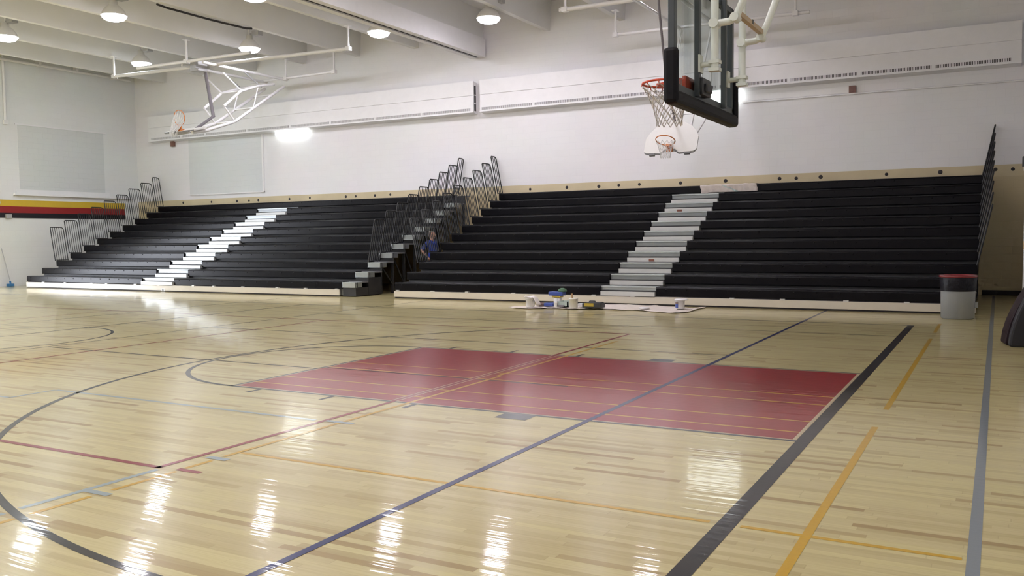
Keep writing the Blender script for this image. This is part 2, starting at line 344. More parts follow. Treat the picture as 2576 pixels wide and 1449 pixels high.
w.box(XL, YN+.1, 2.87, XL+.012, 15.42, 3.10, 0); w.box(XL, YN+.1, 2.635, XL+.012, 15.42, 2.87, 1); w.box(XL, YN+.1, 2.45, XL+.012, 15.42, 2.635, 2)
struct('trim_1', w, [M['stripe_yellow'], M['stripe_red'], M['stripe_black']], 'yellow, red and black painted stripes on the left wall')
w = MB(); w.box(XR, YN-.2, 0, XR+.25, YB+.2, ZC); struct('wall_right', w, M['wall_y'], 'white block right wall')
# near wall behind the camera
w = MB(); w.box(XL-.2, YN-.25, 0, XR+.2, YN, ZC)
struct('wall_front', w, M['wall_x'], 'white block wall behind the photographer')
# ceiling: double-tee concrete, slab and stems
w = MB(); w.box(XL-.2, YN-.2, ZC, XR+.2, YB+.25, ZC+.2)
for k in range(14):
    x = -28.0+2.44*k
    if abs(x+13.3) < .5: x = -13.3
    zb = 7.86
    w.prism([(x-.085, YN, zb), (x+.085, YN, zb), (x+.14, YN, ZC), (x-.14, YN, ZC)], (0, YB-YN, 0))
struct('ceiling', w, M['ceiling'], 'white painted concrete ceiling with deep ribs')
w = MB(); w.box(XL, DY1+.05, 0, XL+.02, 10.0, .11); struct('baseboard_left', w, M['brown'])
w = MB(); w.box(.98, YB-.02, 0, XR, YB, .12); struct('baseboard_back', w, M['dark_slot'])

# blocked windows
def blocked(name, lo, hi, axis, sill, label):
    w = MB(); t = .05
    if axis == 'X':
        x0, z0, x1, z1 = lo[0], lo[1], hi[0], hi[1]
        w.box(x0, YB-.012, z0, x1, YB, z1, 0)
        o = struct(name, w, M['grey_block'], label)
        fr = MB(); fr.box(x1, YB-.05, z0-.03, x1+.07, YB, z1+.03); fr.box(x0, YB-.04, z0-.04, x1+.07, YB, z0)
        fr.build('window_frame', M['white_paint'], o)
    else:
        y0, z0, y1, z1 = lo[0], lo[1], hi[0], hi[1]
        w.box(XL, y0, z0, XL+.012, y1, z1, 0)
        o = struct(name, w, M['grey_block_y'], label)
        fr = MB(); fr.box(XL, y0-.1, z1, XL+.035, y1+.1, z1+.05); fr.box(XL, y0-.15, z0-.16, XL+.03, y1+.2, z0)
        fr.build('window_frame', M['white_paint'], o)
        sl = MB(); sl.box(XL, y0-.25, z0-.22, XL+.12, y1+1.15, z0-.15); sl.build('window_sill', M['white_paint'], o)
    return o
blocked('window_1', (11.05, 3.49), (14.55, 5.81), 'Y', True, 'grey blocked-up window on the left wall')
blocked('window_2', (-26.75, 3.38), (-22.84, 5.62), 'X', False, 'grey blocked-up window on the back wall')

# ------------------------------------------------------------------ bleachers
Y1, RUN, T1, RISE = 10.16, .557, .412, .252
def Yi(i): return Y1+RUN*(i-1)
def Ti(i): return T1+RISE*(i-1)
def seat_mb(i, x0, x1):
    y, t = Yi(i), Ti(i)
    prof = [(y+.012, t-.205), (y, t-.19), (y, t-.035), (y+.008, t-.012), (y+.03, t), (y+.27, t-.004), (y+.285, t-.02), (y+.285, t-.07), (y+.06, t-.205)]
    b = MB(); b.prism([(x0, p, q) for p, q in prof], (x1-x0, 0, 0))
    n = int((x1-x0)/.457)
    for k in range(n):      # one bolt cap to each seat module
        c = (x0+.23+k*.457, y, t-.062); b.lathe([(.017, 0), (.014, .007), (.001, .009)], 8, c, 0, Matrix.Rotation(math.pi/2, 3, 'X'))
    return b
def rail_mb(i, x, lean):
    """one guard rail on row i: round-cornered frame and upright bars, leaning outwards"""
    y0, t = Yi(i)+.01, Ti(i)-.02; y1 = y0+(.5 if i < 11 else .31); h = 1.2
    def P(y, z): return (x+lean*z/h, y, t+z)
    pts = [P(y0, 0), P(y0, h-.03), P(y0+.03, h)]
    pts += [P(y1-.1+.1*math.sin(a), h-.1+.1*math.cos(a)) for a in (0, .4, .8, 1.2, math.pi/2)] + [P(y1, 0)]
    b = MB(); b.tube(pts, .017, 6)
    n = 6 if i < 11 else 3
    for k in range(1, n): 
        yy = y0+(y1-y0)*k/n; b.tube([P(yy, 0), P(yy, h-.005)], .0105, 5, caps=False)
    b.tube([P(y0-.01, .03), P(y1+.02, .03)], .012, 5)
    return b
BR_R = [1000, 1087, 1174, 1291, 1493, 1591, 1841, 1968, 2128, 2281]
BR_L = [109, 164, 231, 268, 340, 399, 486, 537, 610, 697, 768, 846]
def bleacher(name_loc, label, x0, x1, ax0, ax1, brackets, rails, stepend=None, gap11=None):
    B = thing('bleacher', name_loc, label, 'bleacher')
    xs1 = x1 if stepend is None else stepend[0]-.01
    for i in range(1, 12):
        segs = [(x0, ax0), (ax1, xs1)] if i < 11 else ([(x0, xs1)] if gap11 is None else [(x0, gap11[0]), (gap11[1], xs1)])
        for a, b2 in segs: part('seat_bench', seat_mb(i, a, b2), M['seat'], B)
    b = MB(); b.box(x0+.02, Yi(1)+.06, .03, x1, Yi(1)+.09, T1-.03); part('riser', b, M['galv'], B)
    for i in range(1, 12):
        t = Ti(i); b = MB(); yb = Yi(i+1)+.06 if i < 11 else YB-.03
        b.box(x0+.02, Yi(i)+.292, t-.05, x1, yb, t-.014)
        part('deck', b, M['deck'], B)
        if i < 11:
            b = MB(); b.box(x0+.02, yb, t-.05, x1, yb+.025, Ti(i+1)-.03); part('riser', b, M['dark_steel'], B)
            b = MB(); b.box(ax0+.012, yb-.008, t+.0, ax1-.012, yb, Ti(i+1)-.03); part('aisle_riser', b, M['aisle_riser'], B)
    for i in range(1, 11):
        t = Ti(i); y = Yi(i); b = MB()
        b.box(ax0+.01, y+.03, t-.03, ax1-.01, y+.30, t+.004); part('aisle_tread', b, M['galv'], B, bevel=.006)
        b = MB(); zb = t-RISE+.008 if i > 1 else .2
        b.box(ax0+.02, y-.05, zb, ax1-.02, y+.055, zb+.098)
        for k in range(3): b.box(ax0+.02, y-.054, zb+.018+.03*k, ax1-.02, y-.05, zb+.03+.03*k)
        b.box(ax0+.02, y+.02, zb+.098, ax1-.02, y+.05, zb+.128, 1); b.box(ax0+.02, y-.04, zb-.014, ax1-.02, y+.05, zb, 1)
        hs = part('aisle_step', b, [M['alu'], M['dark_steel']], B)
        if label.startswith('right') and i in (4, 9):
            xm = {4: -6.03, 9: -6.24}[i]; q = MB(); q.box(xm-.07, y-.058, zb+.01, xm+.07, y-.053, zb+.065); part('rust_patch', q, M['rust'], hs)
    if stepend:
        for i in range(1, 11):
            y, t = Yi(i), Ti(i); b = MB(); b.box(stepend[0], y-.02, t-.165, stepend[1], y+.29, t-.02); b.box(stepend[0], y-.035, t-.165, stepend[1], y-.02, t-.15)
            part('end_step', b, M['galv'], B, bevel=.008)
            if i <= 2:
                b = MB(); b.box(stepend[0], y+.0, .02, stepend[1]+.01, y+.55, t-.17); part('end_panel', b, M['dark_steel'], B)
    b = MB(); xk = x1 if stepend is None else stepend[0]-.1
    b.box(x0, Y1-.035, .035, xk, Y1+.012, .192); kb = part('kickboard', b, M['cream'], B, bevel=.004)
    b = MB(); b.box(x0+.02, Y1-.01, .005, xk-.02, Y1+.03, .04); b.box(x0+.02, Y1+.012, .19, xk-.02, Y1+.05, .215); part('kick_channel', b, M['dark_slot'], B)
    for px in brackets:
        X = at_y(px, 740, Y1-.04).x; b = MB(); b.box(X-.05, Y1-.045, .185, X+.05, Y1+.01, .215); part('kick_bracket', b, M['alu'], kb)
    for xe, lean in rails:
        for i in range(3, 12): part('guard_rail', rail_mb(i, xe, lean), M['black_steel'], B)
    for xe in ((x0+.1), (x1-.09)):
        for i in range(2, 12):
            y, t = Yi(i)+.12, Ti(i)-.2
            b = MB(); b.box(xe-.03, y-.03, .01, xe+.03, y+.03, t); part('support_post', b, M['dark_steel'], B)
            if i > 2:
                b = MB(); b.tube([(xe, Yi(i-1)+.12, t-.15), (xe, y, .25)], .022, 6); part('cross_brace', b, M['dark_steel'], B)
    return B
bl = bleacher((-21, 13, 0), 'left bleacher, eleven dark seat rows with bright sunlit aisle steps', -28.2, -13.8, -22.3, -20.85, BR_L, [(-28.27, -.22), (-14.22, .24)], stepend=(-14.23, -13.8))
br = bleacher((-6, 13, 0), 'right bleacher, eleven black seat rows with grey metal aisle stairs', -12.5, .96, -6.68, -5.34, BR_R, [(-12.54, -.24), (.95, .25)], gap11=(-5.98, -4.45))
# tag plate with the section number on the left kickboard
kb = [c for c in bl.children if c.name.startswith('kickboard')][0]
b = MB(); q = at_y(410, 729, Y1-.037); b.box(q.x-.09, Y1-.039, q.z-.045, q.x+.09, Y1-.0345, q.z+.045); pl = part('number_plate', b, M['white_plastic'], kb)
fc = bpy.data.curves.new('number', 'FONT'); fc.body = '26'; fc.size = .085; fc.align_x = 'CENTER'; fc.align_y = 'CENTER'; fc.extrude = .001
fo = bpy.data.objects.new('tmp', fc); COL.objects.link(fo); bpy.context.view_layer.update()
me = bpy.data.meshes.new_from_object(fo.evaluated_get(bpy.context.evaluated_depsgraph_get())); bpy.data.objects.remove(fo)
me.transform(Matrix.Translation(Vector((q.x-.01, Y1-.041, q.z))-bl.location) @ Matrix.Rotation(math.pi/2, 4, 'X')); me.materials.clear(); me.materials.append(M['dark_slot'])
no = bpy.data.objects.new('number_text', me); COL.objects.link(no); no.parent = kb

# cloth lying over the gap in the top row of the right bleacher
b = MB(); nx, ny = 40, 16; t11, y11 = Ti(11), Yi(11)
def drape(u, v):
    x = -6.0+1.56*u+.02*math.sin(9*v); wv = .012*math.sin(23*u+4*v)+.010*math.sin(51*u-3*v)
    if v < .45: k = v/.45; return (x, YB-.06-(YB-.06-y11)*k, t11+.012+wv*.5)
    k = (v-.45)/.55; lowz = .215+(.05*math.exp(-((u-.06)/.05)**2))
    return (x, y11-.012-abs(wv)*1.2, t11+.012-lowz*k)
vs = [drape(i/nx, j/ny) for j in range(ny+1) for i in range(nx+1)]
for j in range(ny):
    for i in range(nx):
        u, v = i/nx, j/ny; g = v > .45 and abs(u-(.38+.28*(v-.45)/.55)) < .03
        b.f.append([j*(nx+1)+i, j*(nx+1)+i+1, (j+1)*(nx+1)+i+1, (j+1)*(nx+1)+i]); b.mi.append(1 if g else 0); b.sm.append(True)
b.v = [Vector(p) for p in vs]
o = b.build('drop_cloth', [M['canvas'], M['teal']]); tag(o, 'pale canvas cloth draped over the top row of the right bleacher', 'cloth')
sd = o.modifiers.new('thick', 'SOLIDIFY'); sd.thickness = .006; sd.offset = 1

# ------------------------------------------------------------------ ceiling lamps
def lamp_proto():
    L = thing('ceiling_lamp', (0, 0, 0), 'x', 'lamp', 'round high bay lamps')
    b = MB(); b.lathe([(.33, 0), (.335, .015), (.31, .07), (.25, .17), (.17, .25), (.11, .29), (.10, .42), (.001, .43)], 28); part('reflector', b, M['bowl'], L)
    b = MB(); b.lathe([(.318, .002), (.30, -.05), (.25, -.095), (.16, -.125), (.06, -.138), (.001, -.14)], 28); part('lens', b, M['lamp'], L)
    b = MB(); b.tube([(0, 0, .42), (0, 0, 1.12)], .025, 8); part('stem', b, M['white_steel'], L)
    b = MB(); b.box(.2, -.1, .36, .48, .1, .52); b.tube([(.05, 0, .44), (.22, 0, .44)], .03, 8); part('ballast', b, M['grey_metal'], L, bevel=.01)
    return L
ZL = 7.62
LPX = [((287, 42), 'large round ceiling lamp at the upper left, just left of the dark cable', 'lamp'), ((15, 94), 'round ceiling lamp cut by the left edge of the photo', 'lamp_cool'), ((356, 160), 'lowest round ceiling lamp, by the pipe frame end near the left wall', 'lamp_cool'),
       ((628, 123), 'round ceiling lamp right above the folded basketball hoop', 'lamp'), ((953, 83), 'round ceiling lamp just left of the long curtain housing', 'lamp'), ((1229, 48), 'round ceiling lamp just right of the long curtain housing', 'lamp_warm'), ((640, -8), 'round ceiling lamp cut off by the top edge of the photo', 'lamp')]
lp = lamp_proto(); lens = {k: None for k in ('lamp', 'lamp_cool', 'lamp_warm')}
first = True
def set_lens(L, k):
    for c in L.children:
        if c.name.startswith('lens') and k != 'lamp':
            if lens[k] is None: lens[k] = c.data.copy(); lens[k].materials[0] = M[k]
            c.data = lens[k]
for (px, lab, k) in LPX:
    p = at_z(px[0], px[1]+4, ZL-.06); p.z = ZL
    if first: lp.location = p; lp['label'] = lab; L = lp; first = False
    else: L = dup(lp, p, lab)
    set_lens(L, k)
hidden = [(-6.6, 12.7)] + [(x, y) for y in (8.0,) for x in (-10.6, -6.3)] + [(x, y) for y in (3.2, -1.6, -6.4, -11.2) for x in (-24.6, -19.8, -15.0, -10.6, -6.3, -1.9) if not (x > -2 and y > 3)]
for (x, y) in hidden:
    L = dup(lp, (x, y, ZL), 'round ceiling lamp above the near court, outside the view', 'lamps outside the view'); set_lens(L, 'lamp_cool' if x < -18 else ('lamp' if x < -8 else 'lamp_warm'))

# rectangular wall lights
def wall_light(x, z, w_, h_, label):
    L = thing('wall_light', (x, YB, z), label, 'lamp')
    b = MB(); b.box(x-w_/2-.04, YB-.07, z+h_/2-.08, x+w_/2+.04, YB-.002, z+h_/2+.03); part('housing', b, M['white_steel'], L, bevel=.01)
    b = MB(); b.prism([(x-w_/2, YB-.03, z+h_/2-.02), (x-w_/2, YB-.2, z+h_/2-.02), (x-w_/2, YB-.2, z-h_/2+.08), (x-w_/2, YB-.15, z-h_/2), (x-w_/2, YB-.03, z-h_/2)], (w_, 0, 0)); part('lens', b, M['strip'], L, bevel=.02)
wall_light(-21.3, 5.53, 1.42, .40, 'bright rectangular wall light under the left white wall enclosure')
wall_light(-5.72, 5.43, 1.42, .40, 'bright rectangular wall light seen through the glass backboard')
o = tag(MB().box(-2.165, YB-.09, 5.20, -2.0, YB, 5.38).box(-2.13, YB-.1, 5.22, -2.04, YB-.09, 5.33).build('fire_alarm', M['alarm'], bevel=.01), 'small brown alarm box on the back wall at the right', 'alarm')
o = tag(MB().box(-27.69, YB-.09, 5.31, -27.5, YB, 5.52).box(-27.65, YB-.1, 5.35, -27.54, YB-.09, 5.48).build('fire_alarm', M['alarm'], bevel=.01), 'small brown alarm box on the back wall near the left corner', 'alarm')
b = MB(); p = at_y(1868, 257, YB-.03); q = at_y(2576, 202, YB-.03)
b.tube([(p.x, YB-.034, p.z+.03), (p.x, YB-.034, p.z), (XR-.3, YB-.034, q.z)], .018, 8); tag(b.build('conduit', M['white_paint']), 'thin white conduit running along the back wall at the right', 'pipe')

# long white heating enclosures along the back wall
def enclosure(label, x0, x1, gr, side):
    E = thing('wall_convector', ((x0+x1)/2, YB, 5.5), label, 'heater'); yf = YB-.26
    b = MB(); pr = [(YB, 6.50), (yf+.0, 6.545), (yf, 6.092), (yf+.03, 6.088), (yf+.03, 6.06), (yf, 6.055), (yf, 5.57), (yf+.02, 5.55), (YB, 5.50)]
    b.prism([(x0, y, z) for y, z in pr], (x1-x0, 0, 0)); part('cabinet', b, M['white_paint'], E)
    b = MB(); b.box(x0-.01, yf-.02, 5.545, x1+.01, yf+.03, 5.585); part('lip', b, M['white_paint'], E)
    for a, c in gr:
        b = MB(); b.box(a, yf-.006, 5.60, c, yf+.002, 5.68, 0)
        n = int((c-a)/.035)
        for k in range(n): xk = a+(k+.5)*(c-a)/n; b.box(xk-.009, yf-.014, 5.60, xk+.009, yf-.006, 5.68, 1)
        b.box(a-.02, yf-.012, 5.585, c+.02, yf-.004, 5.60, 1); b.box(a-.02, yf-.012, 5.68, c+.02, yf-.004, 5.69, 1)
        part('grille', b, [M['dark_slot'], M['white_paint']], E)
    if side:
        b = MB(); b.box(x1, YB-.2, 6.12, x1+.006, YB-.1, 6.40); b.box(x1, YB-.2, 5.85, x1+.006, YB-.1, 6.09); b.box(x1, YB-.2, 5.6, x1+.006, YB-.1, 5.82); part('end_slot', b, M['dark_slot'], E)
enclosure('long white heating enclosure on the back wall, left of the gap', -28.75, -13.46, [(-28.6, -26.95), (-26.85, -25.6), (-25.5, -23.42), (-23.32, -21.28), (-21.18, -19.4), (-19.31, -17.44), (-17.35, -15.52), (-15.43, -13.58)], True)
enclosure('long white heating enclosure on the back wall, right of the gap', -13.22, 1.72, [(-13.15, -11.37), (-11.27, -9.45), (-9.35, -7.5), (-7.4, -5.62), (-5.52, -3.7), (-3.6, -1.95), (-1.85, -.22), (-.12, 1.5)], False)

# divider curtain housing across the ceiling
C = thing('curtain_housing', (-13.3, 0, 7.5), 'long white divider curtain housing hanging across the ceiling', 'curtain housing')
b = MB(); b.box(-13.55, YN+.1, 7.32, -13.07, YB-.12, 7.85); part('case', b, M['white_paint'], C)
b = MB(); b.box(-13.56, YN+.1, 7.255, -13.36, YB-.14, 7.32); part('bottom_rail', b, M['white_paint'], C)
b = MB(); b.box(-13.26, YN+.1, 7.275, -13.06, YB-.13, 7.32); part('bottom_rail', b, M['white_paint'], C)
b = MB(); b.box(-13.36, YN+.1, 7.29, -13.26, YB-.15, 7.325); part('slot', b, M['dark_slot'], C)
b = MB(); pp = [(-18.35, 7.8, 7.83), (-18.33, 8.1, 7.80), (-18.30, 9.5, 7.785), (-18.27, 10.9, 7.80), (-18.24, 11.1, 7.83)]
b.tube(pp, .03, 8); tag(b.build('cable', M['cable']), 'dark sagging cable under a ceiling rib at the upper left', 'cable')
# pipe rails and fittings along the left wall
b = MB(); b.tube([(XL+.16, -10, 8.05), (XL+.15, 15.8, 8.05)], .05, 8); b.tube([(XL+.15, -10, 8.25), (XL+.15, 15.8, 8.25)], .035, 8)
for y in (11.9, 13.4, 15.0): b.box(XL+.005, y-.05, 8.0, XL+.2, y+.05, 8.3)
tag(b.build('pipe', M['white_paint']), 'pair of white pipes along the top of the left wall', 'pipe')
b = MB(); b.tube([(XL+.05, 10.6, 8.35), (XL+.05, 10.6, 5.9)], .045, 8); b.box(XL+.005, 10.52, 5.78, XL+.1, 10.68, 5.92); tag(b.build('wall_pipe', M['white_paint']), 'white vertical pipe on the left wall, left of the blocked window', 'pipe')  # vertical pipe fixed to the left wall, not hung from the ceiling
sp = thing('ceiling_speaker', (XL+.25, 10.95, 8.36), 'dark speaker box under the ceiling at the top left corner', 'speaker')
b = MB(); b.box(XL+.05, 10.72, 8.30, XL+.45, 11.12, 8.45); part('cabinet', b, M['tool_dark'], sp, bevel=.02); b = MB(); b.box(XL+.1, 10.9, 8.45, XL+.4, 10.94, 8.75); part('bracket', b, M['grey_metal'], sp)
tag(MB().box(XL+.012, 10.46, 2.43, XL+.10, 10.66, 2.58).build('switch_box', M['grey_metal'], bevel=.01), 'small grey switch box on the black wall stripe', 'switch box')
b = MB(); b.lathe([(.13, 0), (.13, .05), (.09, .11), (.001, .13)], 16, (XL, 10.16, 2.99), 0, Matrix.Rotation(math.pi/2, 3, 'Y')); tag(b.build('wall_horn', M['white_plastic']), 'round white horn on the left wall at the end of the yellow stripe', 'horn')
mp = thing('dust_mop', (XL+.25, 10.42, 0), 'dust mop with a blue head leaning on the left wall', 'mop')
b = MB(); b.tube([(XL+.03, 10.26, 1.36), (XL+.22, 10.42, .13)], .014, 8); part('handle', b, M['pole_grey'], mp)
b = MB(); b.box(XL+.12, 10.32, .004, XL+.29, 10.52, .10); b.tube([(XL+.22, 10.42, .09), (XL+.21, 10.41, .2)], .035, 8); part('head', b, M['mop_blue'], mp, bevel=.03)

# ------------------------------------------------------------------ main basketball hoop (near, glass board)
XB, YC = -1.2, -.13
Hh = thing('basketball_hoop', (XB, YC, 2.7), 'near basketball hoop with glass backboard, black padding and red rim', 'basketball hoop')
y0, y1, zb, zt = -1.11, .85, 2.845, 3.93
b = MB(); b.box(XB-.012, y0+.06, zb+.04, XB+.0, y1-.06, zt-.04); part('glass_pane', b, M['glass'], Hh)
b = MB()
for ya in (y0, y1-.075): b.box(XB-.03, ya, zb, XB+.03, ya+.075, zt)
b.box(XB-.03, y0, zb-.02, XB+.03, y1, zb+.05); b.box(XB-.03, y0, zt-.06, XB+.03, y1, zt); part('board_frame', b, M['frame_grey'], Hh, bevel=.006)
for ys in (-.49, .40):
    b = MB(); b.box(XB+.022, ys-.03, zb, XB+.072, ys+.03, zt); part('back_strut', b, M['frame_grey'], Hh, bevel=.004)
b = MB(); X0, X1 = XB-.06, XB+.07
b.box(X0, y0-.05, 2.705, X1, y1+.07, 2.83); part('bottom_pad', b, M['pad_black'], Hh, bevel=.035)
for ya, yb_ in ((y0-.05, y0+.03), (y1-.01, y1+.07)):
    b = MB(); b.box(X0, ya, 2.76, X1, yb_, 3.19); part('corner_pad', b, M['pad_black'], Hh, bevel=.033)
b = MB(); b.box(XB+.03, -.50, 2.86, XB+.10, -.24, 3.02); b.box(XB+.10, -.45, 2.89, XB+.13, -.28, 2.97); part('mount_box', b, M['tool_dark'], Hh, bevel=.01)
RX, RY, RZ, RR = -1.475, -.40, 3.012, .235
rim = MB(); rim.tube([(RX+RR*math.cos(a), RY+RR*math.sin(a), RZ) for a in [2*math.pi*k/48 for k in range(48)]], .011, 8, closed=True)
for k in range(12): a = 2*math.pi*k/12; rim.tube([(RX+(RR+.008)*math.cos(a), RY+(RR+.008)*math.sin(a), RZ-.008), (RX+(RR+.012)*math.cos(a), RY+(RR+.012)*math.sin(a), RZ-.03)], .005, 5)
rm = part('rim', rim, M['rim_red'], Hh)
b = MB(); b.box(XB-.045, RY-.26, 2.86, XB-.014, RY+.26, 3.02)
b.prism([(XB-.03, RY-.18, RZ+.008), (XB-.03, RY+.18, RZ+.008), (RX+.0, RY+RR*.98, RZ+.008), (RX-.13, RY+RR*.8, RZ+.008), (RX-.11, RY-.0, RZ+.008), (RX+RR*.72, RY-.13, RZ+.008)], (0, 0, -.018)); part('rim_plate', b, M['rim_red'], rm)
def net_mb(c, R0, R1, h, rows, n, r, axis=None, sway=(0, 0)):
    b = MB(); c = Vector(c); ax = axis or Matrix.Identity(3)
    def P(j, a):
        t = j/rows; rr = R0+(R1-R0)*(1-(1-t)**1.8)
        return c+ax @ Vector((rr*math.cos(a)+sway[0]*t, rr*math.sin(a)+sway[1]*t, -h*t))
    for k in range(n):
        for s_ in (1, -1):
            b.tube([P(j, 2*math.pi*(k+s_*.5*j)/n) for j in range(rows+1)], r, 4, caps=False)
    return b
part('net', net_mb((RX, RY, RZ-.03), RR, .12, .37, 7, 12, .0045, sway=(.01, .03)), M['net'], Hh)
def pipe(pts, r=.036, n=12): b = MB(); b.tube(pts, r, n); return b
for ys, xm in ((-.5, -.99), (.45, -.982)):
    part('mast', pipe([(xm, ys, 3.07), (xm, ys, 4.6)]), M['ivory_steel'], Hh)
    b = pipe([(XB+.075, ys, 3.13), (xm, ys, 3.13)], .025); b.box(XB+.07, ys-.05, 3.06, XB+.085, ys+.05, 3.22); b.box(xm-.05, ys-.045, 3.06, xm+.05, ys+.045, 3.09); b.box(xm-.05, ys-.045, 3.13, xm+.05, ys+.045, 3.16); part('stub_arm', b, M['ivory_steel'], Hh)
    zj = 3.49
    b = pipe([(xm-.045, ys, zj), (xm+.13, ys, zj+.005), (xm+.17, ys, zj+.02), (xm+.195, ys, zj+.06)], .033); b.tube([(xm, ys-.06, zj), (xm, ys+.06, zj)], .045, 10); b.tube([(xm+.19, ys-.06, zj+.03), (xm+.19, ys+.06, zj+.03)], .04, 10); part('elbow', b, M['ivory_steel'], Hh)
    part('swing_arm', pipe([(xm+.19, ys, zj+.03), (xm+.25, ys, zj+.16), (xm+1.85, ys+.0, ZC-.9)], .034), M['ivory_steel'], Hh)
    part('upper_mast', pipe([(xm, ys, 4.6), (xm+.9, ys, ZC-.9)], .036), M['ivory_steel'], Hh)
b = MB(); b.box(-.81, -.5, 3.545, -.765, .45, 3.59); part('cross_bar', b, M['tan_steel'], Hh)
b = MB(); b.box(-.815, -.02, 3.56, -.76, .02, 3.60); part('clamp', b, M['frame_grey'], Hh)
b = pipe([(-.1, -2.4, ZC-.9), (-.1, 2.2, ZC-.9)], .045); b.tube([(.86, -2.4, ZC-.9), (.86, 2.2, ZC-.9)], .045, 10); b.tube([(-.1, -.5, ZC-.9), (.86, -.5, ZC-.9)], .04, 8); b.tube([(-.1, .45, ZC-.9), (.86, .45, ZC-.9)], .04, 8)
for x in (-.1, .86):
    for y in (-2.3, 2.1): b.tube([(x, y, ZC-.9), (x, y, ZC)], .03, 8)
part('ceiling_pipes', b, M['ivory_steel'], Hh)

# ------------------------------------------------------------------ folding cross-court hoops
FAN = [(u, v*1.06) for u, v in [(-.6, .02), (-.68, .07), (-.68, .42), (-.6, .58), (-.47, .72), (-.28, .83), (-.1, .875), (.1, .875), (.28, .83), (.47, .72), (.6, .58), (.68, .42), (.68, .07), (.6, .02), (.24, 0), (.13, .1), (-.13, .1), (-.24, 0)]]
def hoop_head(T, xc, base, tilt, rimtilt, netmat, rimmat, droop):
    """fan board whose foot is at base, leaning back by tilt; rim tilted by rimtilt"""
    by, bz = base; ct, st = math.cos(tilt), math.sin(tilt)
    def P(u, v, d): return Vector((xc+u, by+v*st-d*ct, bz+v*ct+d*st))      # d = out of the face, towards the court
    b = MB(); b.prism([P(u, v, 0) for u, v in FAN], P(0, 0, -.04)-P(0, 0, 0)); part('fan_board', b, M['board_white'], T)
    b = MB()
    for s_ in (-1, 1):
        b.tube([P(s_*.66, .05, -.02), P(s_*.6, .0, -.02), P(s_*.24, -.015, -.02), P(s_*.13, .08, -.02)], .016, 6)
        b.box(-.07, -.03, -.05, .07, .02, .02, 0, Matrix.Translation(P(s_*.45, 0, -.03)) @ Matrix.Rotation(-tilt, 4, 'X'))
    part('board_edge', b, M['board_edge'], T)
    cr, sr = math.cos(rimtilt), math.sin(rimtilt); B0 = P(0, .13, .03)
    def R(a, e, h=0): return B0+Vector((a, -e*cr-h*sr, e*sr-h*cr))
    b = MB(); b.tube([R(.235*math.cos(a), .36+.235*math.sin(a)) for a in [2*math.pi*k/40 for k in range(40)]], .013, 8, closed=True); rm = part('rim', b, M[rimmat], T)
    b = MB(); b.prism([R(-.06, 0, -.02), R(.06, 0, -.02), R(.05, .16, -.01), R(-.05, .16, -.01)], R(0, 0, .06)-R(0, 0, 0)); b.box(-.075, -.02, -.09, .075, .02, .09, 0, Matrix.Translation(P(0, .12, .01)) @ Matrix.Rotation(-tilt, 4, 'X')); part('rim_bracket', b, M[rimmat], rm)
    c = R(0, .36, .015)
    if droop:      # a folded hoop's net falls in a bunch under the raised rim
        b = MB()
        for k in range(12):
            a = 2*math.pi*k/12; p = R(.235*math.cos(a), .36+.235*math.sin(a)); q = Vector((xc-.1+.08*math.cos(a), B0.y-.20+.06*math.sin(a), B0.z-.06-.10*random.random()))
            for s_ in (-1, 1):
                b.tube([p, p.lerp(q, .4)+Vector((.03*s_, -.05, -.06)), q+Vector((.05*s_, .02*s_, 0)), q+Vector((.03*s_, 0, -.12))], .008, 4, caps=False)
        part('net', b, M[netmat], T)
    else:
        part('net', net_mb(c, .235, .12, .42, 5, 12, .0045, None), M[netmat], T)
    return P
def rig(T, p1, p2, p3, r1x, r2x, drops, z=7.2):
    part('pipe_rail', pipe([p1[0], p1[1]], .055, 10), M['white_steel'], T)
    if p2: part('pipe_rail', pipe([p2[0], p2[1]], .05, 10), M['white_steel'], T)
    part('pipe_rail', pipe([p3[0], p3[1]], .045, 10), M['white_steel'], T)
    for x in (r1x, r2x): part('cross_pipe', pipe([(x, p1[0][1]-.25, z-.03), (x, p3[0][1]+.15, z-.03)], .045, 10), M['white_steel'], T)
    for x, y in drops: 
        b = pipe([(x, y, z), (x, y, 7.9)], .035, 8); b.box(x-.09, y-.09, 7.85, x+.09, y+.09, 7.87); b.box(x-.07, y-.07, z-.06, x+.07, y+.07, z+.06); part('drop_pipe', b, M['white_steel'], T)
# right-hand one, partly lowered
T = thing('basketball_hoop', (-5.9, 13, 3.6), 'lowered fan-shaped white basketball hoop in front of the back wall', 'basketball hoop')
rig(T, ((-8.4, 11.7, 7.2), (-3.2, 11.75, 7.2)), None, ((-8.3, 14.95, 7.2), (-3.0, 15.15, 7.2)), -6.38, -5.42, [(-8.25, 11.7), (-3.35, 11.75), (-8.22, 14.95), (-3.35, 15.13)])
tl = math.radians(27); P = hoop_head(T, -5.88, (12.66, 3.60), tl, math.radians(25), 'net_white', 'rim_orange', False)
for u in (-.42, .42):
    a = P(u, .1, -.09); c = P(u, .85, -.09); part('mast', pipe([a, c, (-5.88+u, 14.9, 7.1)], .028, 8), M['white_steel'], T)
    part('back_stay', pipe([P(u, .12, -.06), (-5.88+u*1.3, 14.3, 4.75), (-5.88+u, 15.0, 7.1)], .02, 8), M['white_steel'], T)
b = pipe([P(-.42, .8, -.09), P(.42, .8, -.09)], .025, 8); b.tube([P(-.42, .12, -.09), P(.42, .12, -.09)], .025, 8); b.tube([(-6.3, 14.3, 4.75), (-5.4, 14.3, 4.75)], .02, 8); part('cross_tube', b, M['white_steel'], T)
ba = at_x(1660, 40, -5.8); bb = at_x(1676, 200, -5.8); bc = P(.0, .9, -.1)
part('brace_strut', pipe([(ba.x, ba.y-.1, 7.15), ba, bb, bc], .03, 8), M['slot_grey'], T)
